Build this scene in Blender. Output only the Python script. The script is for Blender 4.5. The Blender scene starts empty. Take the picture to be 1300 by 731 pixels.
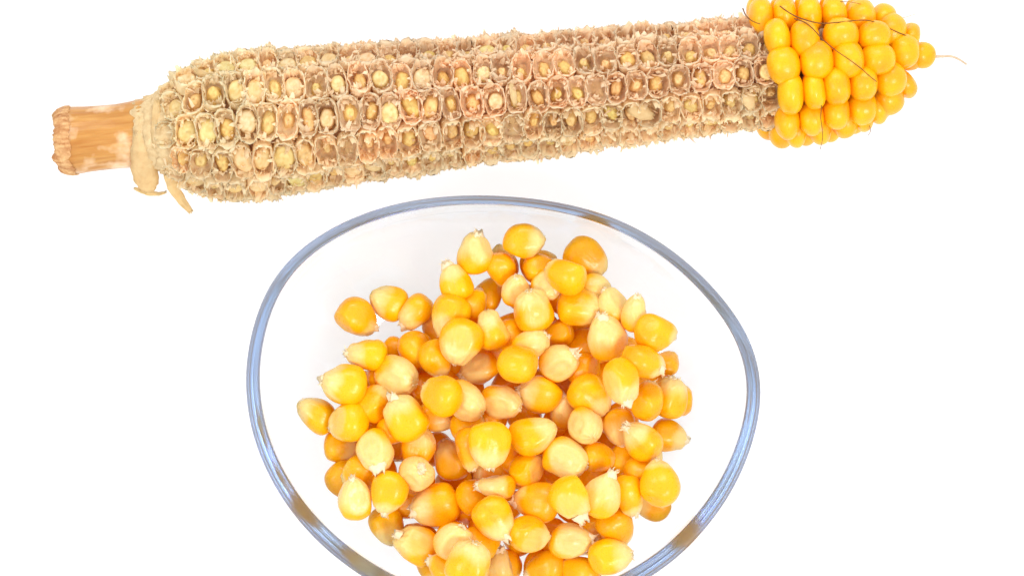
import bpy, bmesh, math, random
from mathutils import Vector, Matrix, noise
R = math.radians
random.seed(7)
S = 0.00018            # metres per photograph pixel on the table plane
H = 0.70               # camera height

# ------------------------------------------------------------------ camera, world, lamps, exposure
scn = bpy.context.scene
col = scn.collection
cam_d = bpy.data.cameras.new('camera')
cam = bpy.data.objects.new('camera', cam_d); col.objects.link(cam)
cam.location = (0, 0, H); cam.rotation_euler = (0, 0, 0)
cam_d.sensor_width = 36; cam_d.lens = 36*H/(1300*S)
cam_d.clip_start = 0.02; cam_d.clip_end = 20
cam_d.dof.use_dof = True; cam_d.dof.focus_distance = H-0.026; cam_d.dof.aperture_fstop = 22
scn.camera = cam
world = bpy.data.worlds.new('World'); scn.world = world
world.use_nodes = True
bg = world.node_tree.nodes['Background']
bg.inputs[0].default_value = (0.96, 0.97, 1.0, 1); bg.inputs[1].default_value = 1.0

def area(name, loc, target, sx, sy, power, color):
    d = bpy.data.lights.new(name, 'AREA'); d.shape = 'RECTANGLE'; d.size = sx; d.size_y = sy
    d.energy = power; d.color = color
    o = bpy.data.objects.new(name, d); col.objects.link(o)
    o.location = loc
    o.rotation_euler = (Vector(target)-Vector(loc)).to_track_quat('-Z', 'Y').to_euler()
    return o
area('softbox_right', (0.27, -0.24, 0.62), (0, 0, 0.02), 0.13, 0.13, 1.9, (1, 0.97, 0.93))
area('softbox_left', (-0.36, -0.14, 0.55), (0, 0, 0.02), 0.07, 0.20, 0.9, (1, 0.98, 0.96))
area('added_back_fill', (0.02, 0.42, 0.40), (0, 0.05, 0.02), 0.40, 0.10, 1.1, (1, 0.98, 0.96))  # added kicker with no known source, brightens the cob's dark upper edge
scn.view_settings.view_transform = 'Standard'; scn.view_settings.look = 'None'
scn.view_settings.exposure = 0; scn.view_settings.gamma = 1
scn.render.engine = 'CYCLES'
cy = scn.cycles
cy.max_bounces = 40; cy.transmission_bounces = 40; cy.diffuse_bounces = 14; cy.glossy_bounces = 30; cy.transparent_max_bounces = 8
cy.use_denoising = True; cy.sample_clamp_indirect = 6

# ------------------------------------------------------------------ helpers
def P(px, py, z=0.0):
    """photograph pixel -> world point at height z"""
    k = S*(H-z)/H
    return Vector(((px-650)*k, (365.5-py)*k, z))

def link(name, me, parent=None):
    o = bpy.data.objects.new(name, me); col.objects.link(o)
    if parent: o.parent = parent
    return o

def tag(o, label=None, cat=None, group=None, kind=None):
    if label: o['label'] = label
    if cat: o['category'] = cat
    if group: o['group'] = group
    if kind: o['kind'] = kind
    return o

def mesh(name, verts, faces, mat=None, colors=None, smooth=True):
    me = bpy.data.meshes.new(name)
    me.from_pydata([tuple(v) for v in verts], [], faces)
    me.update()
    if smooth: me.polygons.foreach_set('use_smooth', [True]*len(me.polygons))
    if colors is not None:
        a = me.color_attributes.new('tone', 'FLOAT_COLOR', 'POINT')
        flat = []
        for c in colors: flat += [c[0], c[1], c[2], 1.0]
        a.data.foreach_set('color', flat)
    if mat: me.materials.append(mat)
    return me

def grid_faces(nr, ns, cap0=False, cap1=False, off=0):
    f = []
    for i in range(nr-1):
        for j in range(ns):
            j2 = (j+1) % ns
            f.append((off+i*ns+j, off+i*ns+j2, off+(i+1)*ns+j2, off+(i+1)*ns+j))
    if cap0: f.append(tuple(off+j for j in range(ns-1, -1, -1)))
    if cap1: f.append(tuple(off+(nr-1)*ns+j for j in range(ns)))
    return f

def sm(a, b, x):
    t = max(0.0, min(1.0, (x-a)/(b-a))); return t*t*(3-2*t)
def n3(x, y, z, s=0.0): return noise.noise(Vector((x+s*7.3, y-s*3.1, z+s*1.7)))
def mixc(a, b, t): return tuple(a[i]+(b[i]-a[i])*t for i in range(3))

# ------------------------------------------------------------------ materials
def new_mat(name):
    m = bpy.data.materials.new(name); m.use_nodes = True
    nt = m.node_tree; b = nt.nodes['Principled BSDF']
    return m, nt, b
def N(nt, t, **kw):
    n = nt.nodes.new(t)
    for k, v in kw.items(): setattr(n, k, v)
    return n
def noise_tex(nt, scale, detail=3, rough=0.5, coord='Object'):
    tc = N(nt, 'ShaderNodeTexCoord'); t = N(nt, 'ShaderNodeTexNoise')
    t.inputs['Scale'].default_value = scale; t.inputs['Detail'].default_value = detail; t.inputs['Roughness'].default_value = rough
    nt.links.new(tc.outputs[coord], t.inputs['Vector']); return t
def mixrgb(nt, fac, a, b, mode='MIX'):
    m = N(nt, 'ShaderNodeMix', data_type='RGBA', blend_type=mode)
    for sock, v in ((m.inputs[0], fac), (m.inputs[6], a), (m.inputs[7], b)):
        if isinstance(v, (int, float)): sock.default_value = v
        elif isinstance(v, tuple): sock.default_value = v if len(v) == 4 else v+(1,)
        else: nt.links.new(v, sock)
    return m.outputs[2]
def ramp(nt, src, a, b):
    m = N(nt, 'ShaderNodeMapRange'); m.inputs[1].default_value = a; m.inputs[2].default_value = b
    nt.links.new(src, m.inputs[0]); return m.outputs[0]
def bump(nt, b, src, strength, dist):
    bp = N(nt, 'ShaderNodeBump'); bp.inputs['Strength'].default_value = strength; bp.inputs['Distance'].default_value = dist
    nt.links.new(src, bp.inputs['Height']); nt.links.new(bp.outputs[0], b.inputs['Normal'])

def kernel_material(name, rough=0.24, sss=0.22):
    # vertex tone: R = pale amount, G = orange amount, B = brown fleck amount
    m, nt, b = new_mat(name)
    at = N(nt, 'ShaderNodeAttribute', attribute_name='tone'); sep = N(nt, 'ShaderNodeSeparateColor')
    nt.links.new(at.outputs['Color'], sep.inputs[0])
    oi = N(nt, 'ShaderNodeObjectInfo')
    nz = noise_tex(nt, 420, 4, 0.6); nf = noise_tex(nt, 1500, 3, 0.6)
    yel = mixrgb(nt, ramp(nt, oi.outputs['Random'], 0, 1), (0.94, 0.51, 0.001), (0.92, 0.39, 0.001))
    yel = mixrgb(nt, ramp(nt, nz.outputs[0], 0.35, 0.7), yel, (0.95, 0.51, 0.002))
    yel = mixrgb(nt, sep.outputs[1], yel, (0.90, 0.33, 0.004))
    # pale flesh shows through, with streaks along the kernel
    tc = N(nt, 'ShaderNodeTexCoord'); mp = N(nt, 'ShaderNodeMapping'); mp.inputs['Scale'].default_value = (1700, 1700, 260)
    st = N(nt, 'ShaderNodeTexNoise'); st.inputs['Scale'].default_value = 1.0; st.inputs['Detail'].default_value = 3
    nt.links.new(tc.outputs['Object'], mp.inputs[0]); nt.links.new(mp.outputs[0], st.inputs['Vector'])
    ad = N(nt, 'ShaderNodeMath', operation='MULTIPLY_ADD'); ad.inputs[1].default_value = 0.5; ad.inputs[2].default_value = -0.25
    nt.links.new(st.outputs[0], ad.inputs[0])
    ad2 = N(nt, 'ShaderNodeMath', operation='ADD', use_clamp=True); nt.links.new(ad.outputs[0], ad2.inputs[0]); nt.links.new(sep.outputs[0], ad2.inputs[1])
    mu = N(nt, 'ShaderNodeMath', operation='MULTIPLY', use_clamp=True)
    nt.links.new(ad2.outputs[0], mu.inputs[0]); nt.links.new(ramp(nt, sep.outputs[0], 0.02, 0.3), mu.inputs[1])
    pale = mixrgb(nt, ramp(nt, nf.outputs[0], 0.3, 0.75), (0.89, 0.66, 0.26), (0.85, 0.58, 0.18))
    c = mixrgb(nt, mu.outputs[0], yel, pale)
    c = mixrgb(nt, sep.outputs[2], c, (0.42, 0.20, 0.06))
    nt.links.new(c, b.inputs['Base Color'])
    b.inputs['Roughness'].default_value = rough
    b.inputs['Specular IOR Level'].default_value = 0.42
    b.inputs['Subsurface Weight'].default_value = sss
    b.inputs['Subsurface Radius'].default_value = (1.0, 0.55, 0.12)
    b.inputs['Subsurface Scale'].default_value = 0.0022
    rr = ramp(nt, nf.outputs[0], 0.2, 0.8)
    mr = N(nt, 'ShaderNodeMapRange'); mr.inputs[3].default_value = rough*0.75; mr.inputs[4].default_value = rough*1.7
    nt.links.new(nf.outputs[0], mr.inputs[0]); nt.links.new(mr.outputs[0], b.inputs['Roughness'])
    mixh = N(nt, 'ShaderNodeMath', operation='MULTIPLY_ADD'); mixh.inputs[1].default_value = 0.35
    nt.links.new(st.outputs[0], mixh.inputs[0]); nt.links.new(nz.outputs[0], mixh.inputs[2])
    bump(nt, b, mixh.outputs[0], 0.45, 0.0003)
    return m
M_KERNEL = kernel_material('kernel_skin', 0.24, 0.30)
M_KCOB = kernel_material('fresh_kernel_skin', 0.25, 0.25)

def papery(name, c1, c2, scale, transl, attr=False, rough=0.75, bumpd=0.0003):
    m, nt, b = new_mat(name)
    nz = noise_tex(nt, scale, 5, 0.65)
    c = mixrgb(nt, ramp(nt, nz.outputs[0], 0.3, 0.7), c1, c2)
    if attr:
        at = N(nt, 'ShaderNodeAttribute', attribute_name='tone')
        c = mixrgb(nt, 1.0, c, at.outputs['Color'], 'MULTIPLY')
        oi = N(nt, 'ShaderNodeObjectInfo')
        c = mixrgb(nt, 1.0, c, oi.outputs['Color'], 'MULTIPLY')
    nt.links.new(c, b.inputs['Base Color']); b.inputs['Roughness'].default_value = rough
    b.inputs['Specular IOR Level'].default_value = 0.3
    bump(nt, b, nz.outputs[0], 0.7, bumpd)
    out = nt.nodes['Material Output']
    tr = N(nt, 'ShaderNodeBsdfTranslucent'); mx = N(nt, 'ShaderNodeMixShader'); mx.inputs[0].default_value = transl
    nt.links.new(c, tr.inputs[0]); nt.links.new(b.outputs[0], mx.inputs[1]); nt.links.new(tr.outputs[0], mx.inputs[2])
    nt.links.new(mx.outputs[0], out.inputs['Surface'])
    return m
M_SOCK = papery('cob_chaff_wall', (1, 1, 1), (0.97, 0.93, 0.86), 900, 0.32, True)
M_CHAFF = papery('loose_papery_chaff', (0.98, 0.90, 0.72), (0.95, 0.80, 0.58), 700, 0.45, True)
M_TIP = papery('torn_tip_fibre', (0.97, 0.84, 0.58), (0.92, 0.70, 0.40), 1500, 0.08)
M_CORE = papery('cob_pith', (0.62, 0.42, 0.26), (0.50, 0.31, 0.20), 500, 0.0)
M_STUB = papery('kernel_stub_flesh', (0.97, 0.86, 0.52), (0.92, 0.78, 0.46), 800, 0.12, True, 0.5)
M_HUSK = papery('dry_husk', (0.96, 0.80, 0.46), (0.84, 0.62, 0.30), 420, 0.45, bumpd=0.0005)
M_SILK = papery('brown_silk', (0.26, 0.10, 0.02), (0.16, 0.06, 0.015), 800, 0.1)
M_SILKP = papery('pale_silk', (0.74, 0.58, 0.40), (0.62, 0.46, 0.30), 800, 0.1)

def stalk_material():
    m, nt, b = new_mat('amber_stalk')
    tc = N(nt, 'ShaderNodeTexCoord'); mp = N(nt, 'ShaderNodeMapping'); mp.inputs['Scale'].default_value = (90, 900, 900)
    st = N(nt, 'ShaderNodeTexNoise'); st.inputs['Scale'].default_value = 1; st.inputs['Detail'].default_value = 5
    nt.links.new(tc.outputs['Object'], mp.inputs[0]); nt.links.new(mp.outputs[0], st.inputs['Vector'])
    blot = noise_tex(nt, 170, 3)
    c = mixrgb(nt, ramp(nt, st.outputs[0], 0.32, 0.68), (0.46, 0.18, 0.025), (0.63, 0.32, 0.08))
    c = mixrgb(nt, ramp(nt, blot.outputs[0], 0.52, 0.72), c, (0.84, 0.60, 0.36))
    at = N(nt, 'ShaderNodeAttribute', attribute_name='tone')
    c = mixrgb(nt, 1.0, c, at.outputs['Color'], 'MULTIPLY')
    nt.links.new(c, b.inputs['Base Color']); b.inputs['Roughness'].default_value = 0.32
    b.inputs['Subsurface Weight'].default_value = 0.2; b.inputs['Subsurface Radius'].default_value = (1, .5, .2); b.inputs['Subsurface Scale'].default_value = 0.003
    bump(nt, b, st.outputs[0], 0.6, 0.0003)
    return m
M_STALK = stalk_material()

def glass_material(name, rough):
    m, nt, b = new_mat(name)
    b.inputs['Base Color'].default_value = (1, 1, 1, 1)
    b.inputs['Transmission Weight'].default_value = 1.0
    b.inputs['Roughness'].default_value = rough
    b.inputs['IOR'].default_value = 1.5
    va = N(nt, 'ShaderNodeVolumeAbsorption'); va.inputs[0].default_value = (0.22, 0.58, 1.0, 1); va.inputs[1].default_value = 8
    nt.links.new(va.outputs[0], nt.nodes['Material Output'].inputs['Volume'])
    return m
M_GLASS = glass_material('clear_bluish_glass', 0.0)
M_LIP = glass_material('ground_glass_lip', 0.45)

def table_material():
    m, nt, b = new_mat('lit_white_acrylic')
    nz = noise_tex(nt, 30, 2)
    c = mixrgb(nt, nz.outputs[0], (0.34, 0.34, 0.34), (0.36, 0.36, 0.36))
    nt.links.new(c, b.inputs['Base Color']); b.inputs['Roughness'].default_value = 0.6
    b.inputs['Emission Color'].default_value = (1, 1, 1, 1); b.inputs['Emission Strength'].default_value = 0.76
    return m
M_TABLE = table_material()

# ------------------------------------------------------------------ the surface: a light table
def build_table():
    bm = bmesh.new()
    bmesh.ops.create_cube(bm, size=1)
    for v in bm.verts: v.co = Vector((v.co.x*0.62, v.co.y*0.46, v.co.z*0.012-0.006))
    bmesh.ops.bevel(bm, geom=list(bm.edges), offset=0.002, segments=3, affect='EDGES')
    me = bpy.data.meshes.new('light_table'); bm.to_mesh(me); bm.free(); me.materials.append(M_TABLE)
    tag(link('light_table', me), 'evenly lit plain white table surface under the cob and the bowl', kind='structure')
build_table()

# ------------------------------------------------------------------ glass bowl
CX, CY = 640.0, 497.0
RIM = [(967,490),(955,437),(932,398),(905,365),(880,340),(843,311),(800,286),(750,267),(700,256),(650,250),(600,248.5),
       (545,252),(500,260),(450,276),(405,299),(370,326),(343,359),(326,400),(316,440),(312,480),(314,510),(320,545),(334,585),
       (352,620),(376,655),(405,687),(437,714),(480,742),(530,766),(590,781),(650,786),(710,780),(765,763),(815,737),(860,706),
       (895,669),(925,628),(947,583),(961,537)]
def rim_table():
    t = sorted((math.atan2(-(y-CY), x-CX), math.hypot(x-CX, y-CY)) for x, y in RIM)
    n = 180; out = []
    for i in range(n):
        a = -math.pi+2*math.pi*i/n
        for j in range(len(t)):
            a0, r0 = t[j-1]; a1, r1 = t[j]
            if j == 0: a0 -= 2*math.pi
            if a0 <= a <= a1: break
        else:
            a0, r0 = t[-1]; a1, r1 = t[0][0]+2*math.pi, t[0][1]
        out.append(r0+(r1-r0)*(a-a0)/max(1e-6, a1-a0))
    for _ in range(10): out = [(out[i-1]+2*out[i]+out[(i+1) % n])/4 for i in range(n)]
    return out
RT = rim_table(); NR = len(RT)
FLOOR = 0.0042
def rim_h(a):   # the lip waves a little: lower at the back, higher at the near side
    return 0.027+0.002*math.cos(a+math.pi/2)+0.0012*math.cos(2*a)
def bowl_profile():
    """(fraction of rim radius, height fraction, thickness side)"""
    inner = []
    for i in range(34):
        q = i/33
        # quarter-ellipse like curve: flat floor then a steep side
        ang = q*R(86)
        fr = math.sin(ang)/math.sin(R(86)); hz = (1-math.cos(ang))/(1-math.cos(R(86)))
        inner.append((fr, hz**1.25))
    return inner
PROF = bowl_profile()
def floor_z(fr):
    fr = min(fr, 1.0); ang = math.asin(fr*math.sin(R(86)))
    return FLOOR+(0.027-FLOOR)*((1-math.cos(ang))/(1-math.cos(R(86))))**1.25
def build_bowl():
    verts = []; rings = 0
    c0 = P(CX, CY, 0.027)
    kk = S*(H-0.027)/H
    def ring(fr, z_of, inset):
        nonlocal rings
        for i in range(NR):
            a = -math.pi+2*math.pi*i/NR
            m = fr*fr
            rr = (RT[i]*m+285*(1-m))*fr*kk - (inset(a) if callable(inset) else inset)
            verts.append(Vector((c0.x+rr*math.cos(a), c0.y+rr*math.sin(a), z_of(a))))
        rings += 1
    def thk(a): return 0.0018+0.0019*(0.5-0.5*math.sin(a))+0.0004*abs(math.cos(a))
    # outside, from the foot up
    def zout(hz): return lambda a: 0.0004+(rim_h(a)-0.0012-0.0004)*max(0, hz-0.015)/0.985
    def ins_in(fr, hz): return lambda a: (0.0015+(thk(a)-0.0015)*sm(0.62, 0.95, hz))*fr
    def zin(hz): return lambda a: FLOOR+(rim_h(a)-FLOOR)*hz
    ring(0.02, lambda a: 0.0012, 0); ring(0.30, lambda a: 0.0012, 0); ring(0.40, lambda a: 0.0010, 0); ring(0.44, lambda a: 0.0001, 0)
    ring(0.50, lambda a: 0.0001, 0)
    for fr, hz in PROF:
        if fr > 0.54 and hz < 0.97: ring(fr, zout(hz), 0)
    # flat ground lip with small bevels
    for dz, ins in ((-0.0004, 0.0), (-0.0001, 0.0001), (0.0, 0.0004)):
        ring(1.0, (lambda dz: lambda a: rim_h(a)+dz)(dz), ins)
    lip0 = rings-1
    for dz, ins in ((0.0, lambda a: thk(a)-0.0005), (-0.0001, lambda a: thk(a)-0.0001), (-0.0005, thk)):
        ring(1.0, (lambda dz: lambda a: rim_h(a)+dz)(dz), ins)
    for fr, hz in reversed(PROF[1:]):
        if hz < 0.96: ring(fr, zin(hz), ins_in(fr, hz))
    ring(0.02, lambda a: FLOOR, 0)
    f = grid_faces(rings, NR, True, True)
    me = mesh('glass_bowl', verts, f, M_GLASS)
    me.materials.append(M_LIP)
    for i in range((lip0-1)*NR, (lip0+2)*NR): me.polygons[i].material_index = 1
    o = link('glass_bowl', me)
    tag(o, 'clear glass egg-shaped bowl with a bluish rim holding loose corn kernels', 'bowl')
build_bowl()

# ------------------------------------------------------------------ corn cob
ZC = 0.0183
KC = S*(H-ZC)/H                    # metres per pixel at the axis height of the cob
SL = -0.103
ANG = math.atan(-SL)
A0 = P(300, 160, ZC)
cob = bpy.data.objects.new('corn_cob', None); col.objects.link(cob)
cob.location = (A0.x, A0.y, 0); cob.rotation_euler = (0, 0, ANG)
tag(cob, 'half eaten corn cob lying above the bowl, yellow kernels left only on its tip', 'corn cob')
CA, SA = math.cos(ANG), math.sin(ANG)
def to_cob(px, py):
    """photo pixel -> (along, across) in pixels of the cob's own frame"""
    dx, dy = px-300, -(py-160)
    return dx*CA+dy*SA, -dx*SA+dy*CA
def cobp(u, v, w): return Vector((u*KC, v*KC, ZC+w*KC))
def interp(tab, x):
    if x <= tab[0][0]: return tab[0][1]
    for (a, ra), (b, rb) in zip(tab, tab[1:]):
        if x <= b: return ra+(rb-ra)*(x-a)/(b-a)
    return tab[-1][1]
# radius of the socket rims along the cob
RS = [(-95, 46), (-80, 58), (-65, 70), (-45, 81), (-20, 88), (20, 91), (100, 87), (300, 77), (500, 71), (640, 67), (690, 64)]
def put(o, u, theta, rad, extra=None, sc=(1, 1, 1), spin=0.0, tilt=0.0):
    """place a part whose local z points radially outward (theta 0 = towards the lens, + = up the picture)"""
    rad_dir = Vector((0, math.sin(theta), math.cos(theta))); x = Vector((1, 0, 0)); y = rad_dir.cross(x)
    m = Matrix((x, y, rad_dir)).transposed().to_4x4()
    loc = cobp(u, rad*math.sin(theta), rad*math.cos(theta))
    o.matrix_local = Matrix.Translation(loc) @ m @ Matrix.Rotation(spin, 4, 'Z') @ Matrix.Rotation(tilt, 4, 'Y') @ Matrix.Diagonal((sc[0], sc[1], sc[2], 1))

# --- core
def build_core():
    ns = 40; v = []; cols = []
    tab = [(-100, 30), (-92, 40), (-75, 50), (-50, 62), (0, 69), (100, 66), (300, 58), (500, 52), (660, 48), (760, 46), (830, 26), (862, 9), (868, 2)]
    us = [-100, -96, -92, -84, -75, -60, -40, -20]+list(range(0, 860, 12))+[862, 868]
    for u in us:
        r = interp(tab, u)
        for j in range(ns):
            a = 2*math.pi*j/ns
            rr = r*(1+0.03*n3(u*0.05, math.cos(a)*2, math.sin(a)*2))
            v.append(cobp(u, rr*math.sin(a), rr*math.cos(a)))
    me = mesh('cob_core', v, grid_faces(len(us), ns, True, True), M_CORE)
    link('cob_core', me, cob)
build_core()

# --- sockets
def socket_mesh(seed):
    rnd = random.Random(seed)
    ns = 40
    # half sizes in pixels
    hx, hy = 13.4, 18.8
    rings = [(1.04, -9, 'o'), (1.04, -3, 'o'), (1.02, 2, 'o'), (1.00, 6.0, 'r'), (0.97, 8.6, 'r'), (0.93, 7.0, 'r'), (0.90, 3, 'i'), (0.87, -2, 'i'), (0.80, -7, 'i'), (0.66, -9.5, 'i'), (0.5, -9, 'f'), (0.28, -8, 'f'), (0.02, -9, 'f')]
    tiltx = rnd.uniform(-2.0, 2.0); v = []; cols = []
    for q, (rr, zz, kind) in enumerate(rings):
        for j in range(ns):
            a = 2*math.pi*j/ns
            c, s = math.cos(a), math.sin(a)
            e = 0.62
            x = hx*rr*math.copysign(abs(c)**e, c); y = hy*rr*math.copysign(abs(s)**(e+0.14), s)
            end = abs(s)**3
            z = zz
            if kind in 'ri' and zz > 0 or (kind == 'o' and zz > 3):
                z += end*(2.5+7*n3(c*1.6, s*1.6, 0.3, seed)) + 4.0*n3(c*4, s*4, 0.9, seed+3)-1.0
                z += (rnd.random()-0.5)*4.4 if kind == 'r' else 0
            # papery ends lean outwards
            if kind == 'r' or (kind == 'o' and zz > 3):
                y += math.copysign(end*(1.8+2.2*n3(c*3, s*3, 2, seed+9)), s)
                x += 3.0*n3(c*3, s*3, 5, seed+5); y += 1.6*(rnd.random()-0.5); x += 1.1*(rnd.random()-0.5)
            if kind == 'f' and rr > 0.1: z += 3.5*n3(x*0.3, y*0.3, 1, seed+4)+rnd.uniform(-1, 1); x += rnd.uniform(-1, 1); y += rnd.uniform(-1, 1)
            if kind == 'i':
                x += 4.0*n3(x*0.15, y*0.15, z*0.2, seed); y += 4.5*n3(y*0.15, x*0.15, z*0.2, seed+2)
            z += tiltx*x/hx*0.6
            v.append(Vector((x*KC, y*KC, z*KC)))
            g = n3(x*0.18, y*0.18, z*0.2, seed+20)*0.5+0.5
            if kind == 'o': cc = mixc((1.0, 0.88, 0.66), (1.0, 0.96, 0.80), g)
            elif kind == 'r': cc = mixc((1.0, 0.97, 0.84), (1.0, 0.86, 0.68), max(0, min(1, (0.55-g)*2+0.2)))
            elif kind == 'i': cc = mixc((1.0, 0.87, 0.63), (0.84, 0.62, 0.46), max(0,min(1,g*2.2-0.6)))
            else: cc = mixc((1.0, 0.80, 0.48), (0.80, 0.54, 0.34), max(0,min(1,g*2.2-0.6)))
            cols.append(cc)
    f = grid_faces(len(rings), ns, False, True)
    # papery glumes: curled ragged flakes lining the two ends and lying over the walls
    for q in range(9):
        side = 1 if q % 2 == 0 else -1
        bx = rnd.uniform(-9, 9); by = side*rnd.uniform(9, 17); b0 = Vector((bx, by, rnd.uniform(-7, 1)))
        d = Vector((rnd.uniform(-.5, .5), side*rnd.uniform(-0.5, 0.5), 1)).normalized()
        w = Vector((1, rnd.uniform(-.6, .6), rnd.uniform(-.3, .3))).normalized(); w = (w-d*w.dot(d)).normalized(); nn_ = d.cross(w)
        L = rnd.uniform(8, 17); W = rnd.uniform(4, 10); o = len(v); na, nb = 5, 6; cu = rnd.uniform(-.5, .5)
        tone = mixc((1.0, 0.97, 0.84), (1.0, 0.86, 0.68), rnd.random())
        for i in range(na):
            t = i/(na-1)
            for j in range(nb):
                u_ = j/(nb-1)-0.5
                rag = (rnd.uniform(-2.6, 1.4) if i == na-1 else 0)
                p = b0+d*(L*t+rag)+w*(u_*W*(1-0.45*t*t))+nn_*(cu*L*t*t+W*0.5*(0.25-u_*u_)*1.6*side+0.9*n3(i*.8, j*.8, q, seed))
                v.append(p*KC); cols.append(mixc(tone, (0.98, 0.82, 0.62), (1-t)*0.5))
        for i in range(na-1):
            for j in range(nb-1): f.append((o+i*nb+j, o+i*nb+j+1, o+(i+1)*nb+j+1, o+(i+1)*nb+j))
    for q in range(6):
        a = 2*math.pi*(q+rnd.random())/6; c, s = math.cos(a), math.sin(a)
        b0 = Vector((hx*math.copysign(abs(c)**.62, c), hy*math.copysign(abs(s)**.76, s), rnd.uniform(2, 6)))
        d = Vector((c*rnd.uniform(-.6, .9)+rnd.uniform(-.4, .4), s*rnd.uniform(-.6, .9), rnd.uniform(.4, 1))).normalized()
        w = Vector((-s, c, rnd.uniform(-.4, .4))); w = (w-d*w.dot(d)).normalized(); nn_ = d.cross(w)
        L = rnd.uniform(4, 9); W = rnd.uniform(4, 9); o = len(v); tone = mixc((1.0, 0.98, 0.88), (1.0, 0.88, 0.70), rnd.random())
        for i in range(4):
            t = i/3
            for j in range(4):
                u_ = j/3-0.5; rag = rnd.uniform(-2, 1.5) if i == 3 else 0
                p = b0+d*(L*t+rag)+w*(u_*W*(1-0.5*t))+nn_*(rnd.uniform(-.5, .5)+W*(0.25-u_*u_)+L*0.3*t*t)
                v.append(p*KC); cols.append(tone)
        for i in range(3):
            for j in range(3): f.append((o+i*4+j, o+i*4+j+1, o+(i+1)*4+j+1, o+(i+1)*4+j))
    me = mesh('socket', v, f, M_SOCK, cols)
    return me
def stub_mesh(seed, kind):
    rnd = random.Random(seed)
    ns = 16; v = []; cols = []
    if kind == 'ring':      # soft round stub with a dimple
        prof = [(1.0, -13), (1.05, -6), (1.0, -1), (0.82, 2.2), (0.58, 2.4), (0.40, 0.8), (0.2, 0.0), (0.02, 0.2)]; hx, hy = 9.0, 10.5
    elif kind == 'lump':
        prof = [(1.0, -13), (0.95, -7), (0.80, -3), (0.62, 0), (0.40, 1.6), (0.2, 2.0), (0.02, 2.2)]; hx, hy = 7.4, 10.5
    else:                   # torn wedge
        prof = [(1.0, -13), (0.85, -8), (0.62, -3), (0.50, 1.5), (0.34, 3.0), (0.02, 1.5)]; hx, hy = 7.2, 9.5
    for rr, zz in prof:
        for j in range(ns):
            a = 2*math.pi*j/ns; c, s = math.cos(a), math.sin(a)
            rag = 0.10 if kind == 'ring' else 0.28
            k = 1+rag*n3(c*1.5, s*1.5, zz*0.15, seed)+ (rnd.random()-.5)*rag*0.4
            x = hx*rr*k*math.copysign(abs(c)**0.85, c); y = hy*rr*k*s
            z = zz+(1.5 if kind != 'ring' else 0.5)*n3(c*2, s*2, rr*3, seed+4)*(zz > -5)
            v.append(Vector((x*KC, (y-0.5)*KC, z*KC)))
            g = max(0, min(1, n3(x*0.3, y*0.3, z*0.3, seed+8)+0.5))
            base = (1.0, 1.0, 0.95) if kind == 'ring' else (1.0, 0.88, 0.62)
            dk = (0.82, 0.66, 0.42) if kind == 'ring' else (0.75, 0.50, 0.28)
            t = g if rr < 0.9 else 0.9
            cols.append(mixc(base, dk, t*0.9))
    return mesh('kernel_stub', v, grid_faces(len(prof), ns, False, True), M_STUB, cols)
SOCK = [socket_mesh(i+1) for i in range(22)]
STUB = {'ring': [stub_mesh(50+i, 'ring') for i in range(7)], 'lump': [stub_mesh(70+i, 'lump') for i in range(7)], 'torn': [stub_mesh(90+i, 'torn') for i in range(7)]}
NROW = 12
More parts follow.
